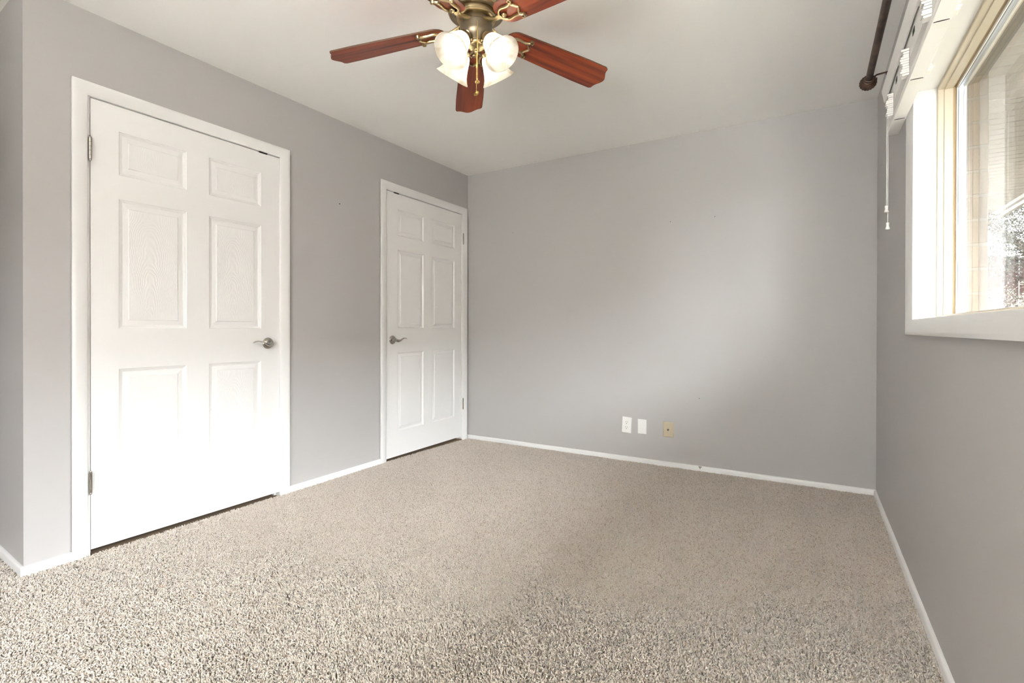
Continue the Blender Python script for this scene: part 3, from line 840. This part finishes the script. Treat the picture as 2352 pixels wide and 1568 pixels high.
def iron_mesh():
    q = MB()
    h0, h1 = -0.011, -0.001
    # the two scrolled arms
    for sgn in (1, -1):
        path = [(0.150, 0.002 * sgn), (0.162, 0.013 * sgn), (0.172, 0.024 * sgn), (0.184, 0.0305 * sgn), (0.198, 0.031 * sgn), (0.212, 0.0285 * sgn), (0.226, 0.028 * sgn), (0.240, 0.0315 * sgn), (0.251, 0.039 * sgn)]
        q.ribbon(path, [0.016, 0.013, 0.011, 0.0105, 0.0105, 0.0105, 0.0105, 0.011, 0.010], h0, h1)
        curl = []
        for i in range(13):
            a = -PI * 0.35 + i / 12 * PI * 1.5
            rr = 0.0095 * (1 - 0.55 * i / 12)
            curl.append((0.2555 - 0.004 + rr * math.cos(a), sgn * (0.0455 - 0.001 + rr * math.sin(a))))
        q.ribbon(curl, [0.0085 - 0.003 * i / 12 for i in range(13)], h0 - 0.002, h1)
        # stepped chevron bar closing the fork
        q.ribbon([(0.252, 0.040 * sgn), (0.243, 0.0235 * sgn), (0.262, 0.0)], [0.008, 0.009, 0.009], h0 + 0.002, h1)
    q.ball((0.180, 0, -0.008), 0.0115, 18, sc=(1, 1, 0.85))
    return q
def neck_mesh():
    q = MB()
    q.tube([(0.050, 0, 0.0140), (0.066, 0, 0.0120), (0.086, 0, 0.0065), (0.106, 0, 0.000), (0.128, 0, -0.0050), (0.150, 0, -0.0070), (0.165, 0, -0.0065)],
           [0.015, 0.0155, 0.013, 0.0115, 0.0115, 0.0125, 0.010], 14, flat=[(0.5, 1.3), (0.5, 1.3), (0.6, 1.1), (0.7, 1.0), (0.7, 1.0), (0.5, 1.2), (0.4, 1.0)])
    return q
A0 = 57.505
first = None
DZ = [-0.006, -0.002, -0.006, -0.006, -0.006]
DA = [0.2, -0.3, 0.1, 0, 0]
for k_ in range(5):
    rot = (PITCH, 0, 0)
    az = R(A0 + 72 * k_ + DA[k_])
    if first is None:
        bo = make_blade().build('blade', [M_wood, M_edge], fan)
        io = iron_mesh().build('blade_iron', M_brass, bo)
        no = neck_mesh().build('iron_neck', M_brass, fan)
        first = (bo, io, no)
    else:
        bo = first[0].copy(); COL.objects.link(bo); bo.parent = fan
        io = first[1].copy(); COL.objects.link(io); io.parent = bo
        no = first[2].copy(); COL.objects.link(no); no.parent = fan
    bo.matrix_local = Matrix.Translation((0, 0, Z(FH) + RISE + DZ[k_])) @ Matrix.Rotation(az, 4, 'Z') @ Matrix.Rotation(DROOP, 4, 'Y') @ Matrix.Rotation(PITCH, 4, 'X')
    no.matrix_local = Matrix.Translation((0, 0, Z(FH) + RISE + DZ[k_])) @ Matrix.Rotation(az, 4, 'Z') @ Matrix.Rotation(DROOP, 4, 'Y')

# four lamps
TAU = R(39)
first = None
for k_ in range(4):
    az = R(-8 + 90 * k_)
    if first is None:
        arm = MB()
        arm.tube([(0, 0, 0.052), (0, 0, 0.030), (0, 0, 0.012)], [0.0165, 0.0155, 0.0160], 20)
        for i in range(6):
            arm.lathe([(0.0155, 0.030 - i * 0.0042), (0.0185, 0.0285 - i * 0.0042), (0.0155, 0.0262 - i * 0.0042)], 24)
        arm.lathe([(0.016, 0.010), (0.0290, 0.008), (0.0310, 0.004), (0.0310, -0.009), (0.0295, -0.010), (0.0290, 0.002), (0.016, 0.004)], 32)
        for j in range(3):
            a = 2 * PI * j / 3 + 0.5
            arm.cyl((0.030 * math.cos(a), 0.030 * math.sin(a), -0.003), (0.038 * math.cos(a), 0.038 * math.sin(a), -0.003), 0.0016, 8)
            arm.box(-0.0012, 0.0012, -0.0045, 0.0045, -0.0035, 0.0035, M=Matrix.Translation((0.040 * math.cos(a), 0.040 * math.sin(a), -0.003)) @ Matrix.Rotation(a, 4, 'Z'))
        ao = arm.build('lamp_socket', M_brass, fan)
        sh = MB()
        out = [(0.0255, 0.002), (0.0262, -0.004), (0.0320, -0.010), (0.0375, -0.018), (0.0415, -0.030), (0.0450, -0.045), (0.0490, -0.060), (0.0540, -0.076), (0.0605, -0.092), (0.0690, -0.106), (0.0760, -0.1145), (0.0775, -0.1170), (0.0770, -0.1185)]
        inn = [(r_ - 0.0026, z_ + 0.0008) for r_, z_ in out[:-2]][::-1]
        sh.lathe(out + [(0.0748, -0.1180)] + inn, 56)
        so = sh.build('glass_shade', M_shade, ao)
        bu = MB()
        bu.lathe([(0.0, -0.092), (0.012, -0.0905), (0.0210, -0.085), (0.0265, -0.076), (0.0275, -0.067), (0.0250, -0.056), (0.0195, -0.044), (0.0145, -0.032), (0.0130, -0.016), (0.0130, 0.004)], 20)
        bo = bu.build('light_bulb', M_bulb, ao)
        first = (ao, so, bo)
    else:
        ao = first[0].copy(); COL.objects.link(ao); ao.parent = fan
        for ch in first[1:]:
            c_ = ch.copy(); COL.objects.link(c_); c_.parent = ao
    n = Vector((math.sin(TAU) * math.cos(az), math.sin(TAU) * math.sin(az), -math.cos(TAU)))
    mouth = Vector((0.149 * math.cos(az), 0.149 * math.sin(az), Z(2.158)))
    neckp = mouth - n * 0.117
    # local -z along n, local x in the vertical plane
    zx = -n; xx = Vector((-math.sin(az), math.cos(az), 0)); yy = zx.cross(xx)
    M_ = Matrix((xx, yy, zx)).transposed().to_4x4(); M_.translation = neckp
    ao.matrix_local = M_

# pull chains
cd = (Vector((2.7686, -3.7269)) - Vector((FX, FY))).normalized()
def chain(x, y, zt, zb, splice, tw):
    q = MB(); z = zt
    while z > zb:
        q.ball((x, y, z), 0.00165, 8); z -= 0.0042
    q.cyl((x, y, zt), (x, y, zb), 0.0006, 6)
    if splice: q.cyl((x, y, splice), (x, y, splice - 0.012), 0.0024, 10)
    o = q.build('pull_chain', M_gold, fan)
    fo = MB()
    MM = Matrix.Translation((x, y, zb - 0.012)) @ Matrix.Rotation(tw, 4, 'Z') @ Matrix.Rotation(R(38), 4, 'X')
    fo.lathe([(0.0, 0.0045), (0.006, 0.0042), (0.0105, 0.0026), (0.0125, 0.0), (0.0105, -0.0026), (0.006, -0.0042), (0.0, -0.0045)], 28, M=MM @ Matrix.Diagonal((0.82, 1.1, 1, 1)))
    fo.lathe([(0.0088, 0.0040), (0.0098, 0.0046), (0.0108, 0.0032)], 28, M=MM @ Matrix.Diagonal((0.82, 1.1, 1, 1)))
    fo.lathe([(0.0088, -0.0040), (0.0098, -0.0046), (0.0108, -0.0032)], 28, M=MM @ Matrix.Diagonal((0.82, 1.1, 1, 1)))
    for j in range(5):
        a = 2 * PI * j / 5
        fo.ball((0.0042 * math.cos(a), 0.0055 * math.sin(a), -0.0042), 0.0018, 8, M=MM)
    fo.ball((x, y, zb), 0.0028, 10)
    fo.build('chain_fob', M_gold, o)
q = MB()
sx, sy = cd.x * 0.070, cd.y * 0.070
chain(sx + 0.004, sy + 0.003, Z(2.312), Z(2.068), None, R(30))
chain(0.002, 0.0, Z(2.214), Z(2.053), Z(2.165), R(-65))

# ------------------------------------------------------------------ outdoors
XB = W + 0.150        # inner face of the brick veneer
q = MB()
ch = 0.0912
rngb = random.Random(7)
zc = -0.3
while zc < 2.35:
    top = zc + ch - 0.007
    yy_ = -0.98 + (0.1 if int(round(zc / ch)) % 2 else 0)
    # bricks at the far jamb of the window opening
    j = rngb.uniform(-0.001, 0.001)
    q.box(XB, XB + 0.062 + j, WY1 - 0.004, WY1 + 0.20, zc, top, bev=0.003)
    zc += ch
tag(q.build('wall_brick', M_brick), 'tan brick beside the window outside the glass', 'brick wall', kind='structure')
q = MB()
q.box(XB, XB + 0.0605, WY1 - 0.0025, 0.6, -0.3, 2.4)
q.box(XB, XB + 0.056, YF - 0.5, WY1 + 0.001, -0.3, WZ0 - 0.012)
q.box(XB, XB + 0.056, YF - 0.5, WY1 + 0.001, WZ1 + 0.012, 2.4)
q.box(XB, XB + 0.056, YF - 0.5, WY0 - 0.012, WZ0 - 0.02, WZ1 + 0.02)
tag(q.build('wall_mortar', M_mortar), 'mortar between the exterior bricks', 'brick wall', kind='structure')
EX, EZ = 4.32, 2.16
q = MB()
y = -6.0; sp = 0.10
while y < 9.0:      # ridged soffit panels running out from the wall
    q.box(XB + 0.05, EX, y, y + sp - 0.016, EZ, EZ + 0.05)
    q.box(XB + 0.05, EX, y + sp - 0.016, y + sp, EZ + 0.030, EZ + 0.05)
    y += sp
tag(q.build('roof_soffit', M_soffit), 'ribbed beige soffit under the roof overhang outside', 'soffit', kind='structure')
q = MB(); q.box(EX, EX + 0.03, -6.0, 9.0, EZ - 0.06, EZ + 0.16); q.box(EX - 0.03, EX, -6, 9, EZ - 0.03, EZ + 0.0)
q.box(XB, EX + 0.02, -6.0, 9.0, EZ + 0.17, EZ + 0.2)
tag(q.build('roof_fascia', M_fascia), 'cream fascia board along the edge of the roof overhang', 'fascia', kind='structure')
q = MB(); q.box(-25, 40, -25, 40, -0.5, -0.3)
tag(q.build('ground_outside', M_ground), 'pale ground outside the window', 'ground', kind='structure')

# unseen house added next door to block the low sky from the window
q = MB()
nx0, ny0, ny1, nh = 9.5, -14.0, 6.0, 2.9
q.box(nx0, nx0 + 7, ny0, ny1, -0.3, nh)
tag(q.build('wall_skyblock', M_nwall), 'brown wall added next door to block the low sky', 'added wall', kind='structure')
q = MB()
q.prism([(nx0 - 0.5, nh - 0.1), (nx0 - 0.5, nh + 0.05), (nx0 + 3.5, nh + 1.5), (nx0 + 7.5, nh + 0.05), (nx0 + 7.5, nh - 0.1)], 0, ny1 - ny0 + 0.8,
        M=Matrix(((1, 0, 0, 0), (0, 0, 1, ny0 - 0.4), (0, 1, 0, 0), (0, 0, 0, 1))))
tag(q.build('roof_skyblock', M_nroof), 'dark roof added next door to block the low sky', 'roof', kind='structure')

q = MB(); q.box(-6.0, 5.5, -10.2, YF - 0.13, -0.32, -0.20)  # unseen pale slab added to bounce daylight in through the rear window
tag(q.build('ground_bounce', mat('pale_bounce_slab', (0.70, 0.69, 0.67), 0.9)), 'pale slab added behind the house to bounce daylight up', 'patio', kind='structure')
q = MB()
q.box(-9.0, 6.0, -14.0, -10.2, -0.3, 7.0)  # unseen pale wall added to cut the sky and reflect softer light indoors
tag(q.build('wall_bounce', M_lwall), 'pale wall added behind the house to reflect daylight', 'added wall', kind='structure')

# red-brown board fence
fe = tag(empty('garden_fence', (5.0, 4.4, -0.3)), 'red-brown board fence seen through the window glass', 'fence')
q = MB()
for i in range(48):
    q.box(-2.2 + i * 0.15, -2.2 + i * 0.15 + 0.142, -0.01, 0.012, 0.05, 2.20 + 0.02 * math.sin(i * 1.7))
q.build('board_panel', M_fence, fe)
for i in range(4):
    q = MB(); q.box(-2.0 + i * 2.0, -1.9 + i * 2.0, 0.012, 0.11, 0, 2.1); q.build('post', M_fence, fe)
for z in (0.4, 1.9):
    q = MB(); q.box(-2.2, 5.0, 0.012, 0.05, z, z + 0.09); q.build('rail', M_fence, fe)

def leaves(n, cen, rad, size, seed, m_, name, parent):
    rg = np.random.default_rng(seed)
    d = rg.normal(size=(n, 3)); d /= np.linalg.norm(d, axis=1)[:, None]
    rr = rg.uniform(0.35, 1.0, n) ** 0.5
    lump = 1 + 0.22 * np.sin(d[:, 0] * 5 + 1) * np.sin(d[:, 1] * 6) * np.cos(d[:, 2] * 5)
    c = np.array(cen) + d * (rr * lump)[:, None] * np.array(rad)
    a = rg.normal(size=(n, 3)); a /= np.linalg.norm(a, axis=1)[:, None]
    b_ = np.cross(a, rg.normal(size=(n, 3))); b_ /= np.linalg.norm(b_, axis=1)[:, None]
    s_ = size * rg.uniform(0.6, 1.3, n)[:, None]
    up_ = np.cross(a, b_)
    v = np.stack([c - a * s_, c + b_ * s_ * 0.45 + up_ * s_ * 0.15, c + a * s_, c - b_ * s_ * 0.45 + up_ * s_ * 0.15], 1).reshape(-1, 3)
    f = np.arange(4 * n).reshape(-1, 4)
    me = bpy.data.meshes.new(name)
    me.from_pydata(v.tolist(), [], f.tolist()); me.materials.append(m_); me.update()
    o = bpy.data.objects.new(name, me); COL.objects.link(o); o.parent = parent
    return o
tr = tag(empty('garden_tree', (4.9, 3.3, -0.3)), 'leafy tree in front of the red-brown fence outside the window', 'tree')
q = MB(); q.tube([(0, 0, 0), (0.03, 0.02, 0.9), (-0.04, 0.05, 1.8), (0.02, 0, 2.8)], [0.12, 0.095, 0.08, 0.04], 12)
for a, h in ((0.4, 1.5), (2.3, 1.8), (4.2, 1.6), (5.4, 2.1)):
    q.tube([(0, 0.03, h), (0.4 * math.cos(a), 0.4 * math.sin(a), h + 0.5), (0.8 * math.cos(a), 0.8 * math.sin(a), h + 0.9)], [0.05, 0.035, 0.015], 8)
q.build('trunk', M_bark, tr)
leaves(90000, (0, 0, 3.1), (1.3, 0.8, 1.35), 0.0155, 3, M_leaf, 'crown', tr)
sh = tag(empty('garden_shrub', (4.40, 2.1, -0.3)), 'pale low shrub growing below the leafy tree outside', 'shrub')
q = MB()
for a in range(6): q.tube([(0, 0, 0), (0.2 * math.cos(a), 0.2 * math.sin(a), 0.8), (0.4 * math.cos(a * 1.1), 0.4 * math.sin(a * 1.1), 1.4)], [0.02, 0.015, 0.008], 6)
q.build('stem', M_bark, sh)
leaves(14000, (0, 0, 1.12), (0.95, 0.6, 0.62), 0.013, 5, M_shrub, 'foliage', sh)

# ------------------------------------------------------------------ carpet pile
def carpet(name, label, hall):
    rg = np.random.default_rng(12 if hall else 11)
    sp = 0.0053
    X_0, X_1, Y_0, Y_1 = (-0.62, 0.000, -3.70, YL - 0.006) if hall else (0.003, W - 0.010, -3.70, -0.010)
    gx = np.arange(X_0, X_1, sp); gy = np.arange(Y_0, Y_1, sp * 0.9)
    x, y = np.meshgrid(gx, gy, indexing='ij')
    x[:, 1::2] += sp / 2
    x = x.ravel(); y = y.ravel()
    x = x + rg.uniform(-0.45, 0.45, x.size) * sp; y = y + rg.uniform(-0.45, 0.45, y.size) * sp
    yl = YL + 0.0
    if hall: keep = (y < YL - 0.015 - 0.0322 * x)
    else:
        indoor = ((y > D1[0]) & (y < D1[1])) | ((y > D2[0]) & (y < D2[1])) | (y < YL - 0.015)
        keep = (x < W - 0.012) & (y < -0.012) & ((x > 0.012) | (indoor & (x > 0.004)))
    # leave out the floor right under and behind the camera
    keep &= ((x - 2.7686) * _fw.x + (y + 3.7269) * _fw.y) > 0.95
    x = x[keep]; y = y[keep]; n = x.size
    # slow drift of the nap gives vacuum and foot marks
    nap = 1.4 * np.sin(x * 2.3 + 1.1 * np.sin(y * 1.7)) + 1.2 * np.sin(y * 2.9 + 0.8 * np.sin(x * 3.1)) + 0.6 * np.sin(x * 7 + y * 5)
    ph = nap + rg.normal(0, 1.25, n)
    lean = rg.uniform(0.35, 1.1, n); hgt = rg.uniform(0.0088, 0.0132, n)
    twist = rg.normal(0, 0.9, n)
    z0 = -0.017 * np.clip(1 - x / W, 0, 1) * np.clip(1 + y, 0, 1) - 0.0115
    base = np.stack([x, y, z0 - 0.012], 1)
    ring_h = [0.0, 0.62, 1.0]; ring_l = [0.0, 0.0036, 0.0080]; ring_r = [0.0018, 0.0022, 0.0018]
    ang = np.array([0, 2 * PI / 3, 4 * PI / 3])
    V = np.zeros((n, 10, 3), np.float32)
    for i in range(3):
        pa = ph + twist * (i * 0.45)
        d = np.stack([np.cos(pa), np.sin(pa)], 1)
        cx_ = x + d[:, 0] * ring_l[i] * lean; cy_ = y + d[:, 1] * ring_l[i] * lean
        cz_ = z0 + hgt * ring_h[i] - (0.012 if i == 0 else 0)
        for k_ in range(3):
            a = ang[k_] + twist * i
            tilt = 0.8 * lean * i / 2
            rx, ry = np.cos(a) * ring_r[i], np.sin(a) * ring_r[i]
            V[:, i * 3 + k_, 0] = cx_ + rx; V[:, i * 3 + k_, 1] = cy_ + ry
            V[:, i * 3 + k_, 2] = cz_ - (rx * d[:, 0] + ry * d[:, 1]) * tilt
    pa = ph + twist * 1.35
    V[:, 9, 0] = x + np.cos(pa) * 0.0116 * lean; V[:, 9, 1] = y + np.sin(pa) * 0.0116 * lean; V[:, 9, 2] = z0 + hgt * 1.06
    quads = []
    for i in range(2):
        for k_ in range(3):
            k2 = (k_ + 1) % 3
            a, b_, c, d = i * 3 + k_, i * 3 + k2, i * 3 + 3 + k2, i * 3 + 3 + k_
            quads += [(a, b_, c), (a, c, d)]
    for k_ in range(3): quads.append((6 + k_, 6 + (k_ + 1) % 3, 9))
    T = np.array(quads, np.int32)
    F = (T[None] + (np.arange(n, dtype=np.int32) * 10)[:, None, None]).reshape(-1)
    nt = F.size // 3
    me = bpy.data.meshes.new(name)
    me.vertices.add(n * 10); me.vertices.foreach_set('co', V.reshape(-1))
    me.loops.add(F.size); me.loops.foreach_set('vertex_index', F)
    me.polygons.add(nt); me.polygons.foreach_set('loop_start', np.arange(0, F.size, 3, dtype=np.int32))
    me.polygons.foreach_set('use_smooth', np.ones(nt, bool))
    # yarn colours: mostly beige with darker flecks
    c0 = np.array([0.735, 0.67, 0.602]); c1 = np.array([0.675, 0.60, 0.525]); c2 = np.array([0.53, 0.44, 0.355])
    u = rg.uniform(0, 1, n)
    col = np.where((u < 0.62)[:, None], c0, np.where((u < 0.92)[:, None], c1, c2)) * rg.normal(1, 0.06, n)[:, None]
    C4 = np.ones((n, 10, 4), np.float32); C4[:, :, :3] = col[:, None, :]
    at = me.attributes.new('yarn', 'FLOAT_COLOR', 'POINT'); at.data.foreach_set('color', C4.reshape(-1))
    me.materials.append(M_pile); me.update(); me.validate()
    o = bpy.data.objects.new(name, me); COL.objects.link(o)
    tag(o, label, 'carpet', kind='stuff')
    print('tufts', n)
carpet('carpet_pile', 'beige flecked twist-pile carpet covering the bedroom floor', False)
carpet('entry_carpet_pile', 'beige twist-pile carpet running into the entry at the outside corner', True)
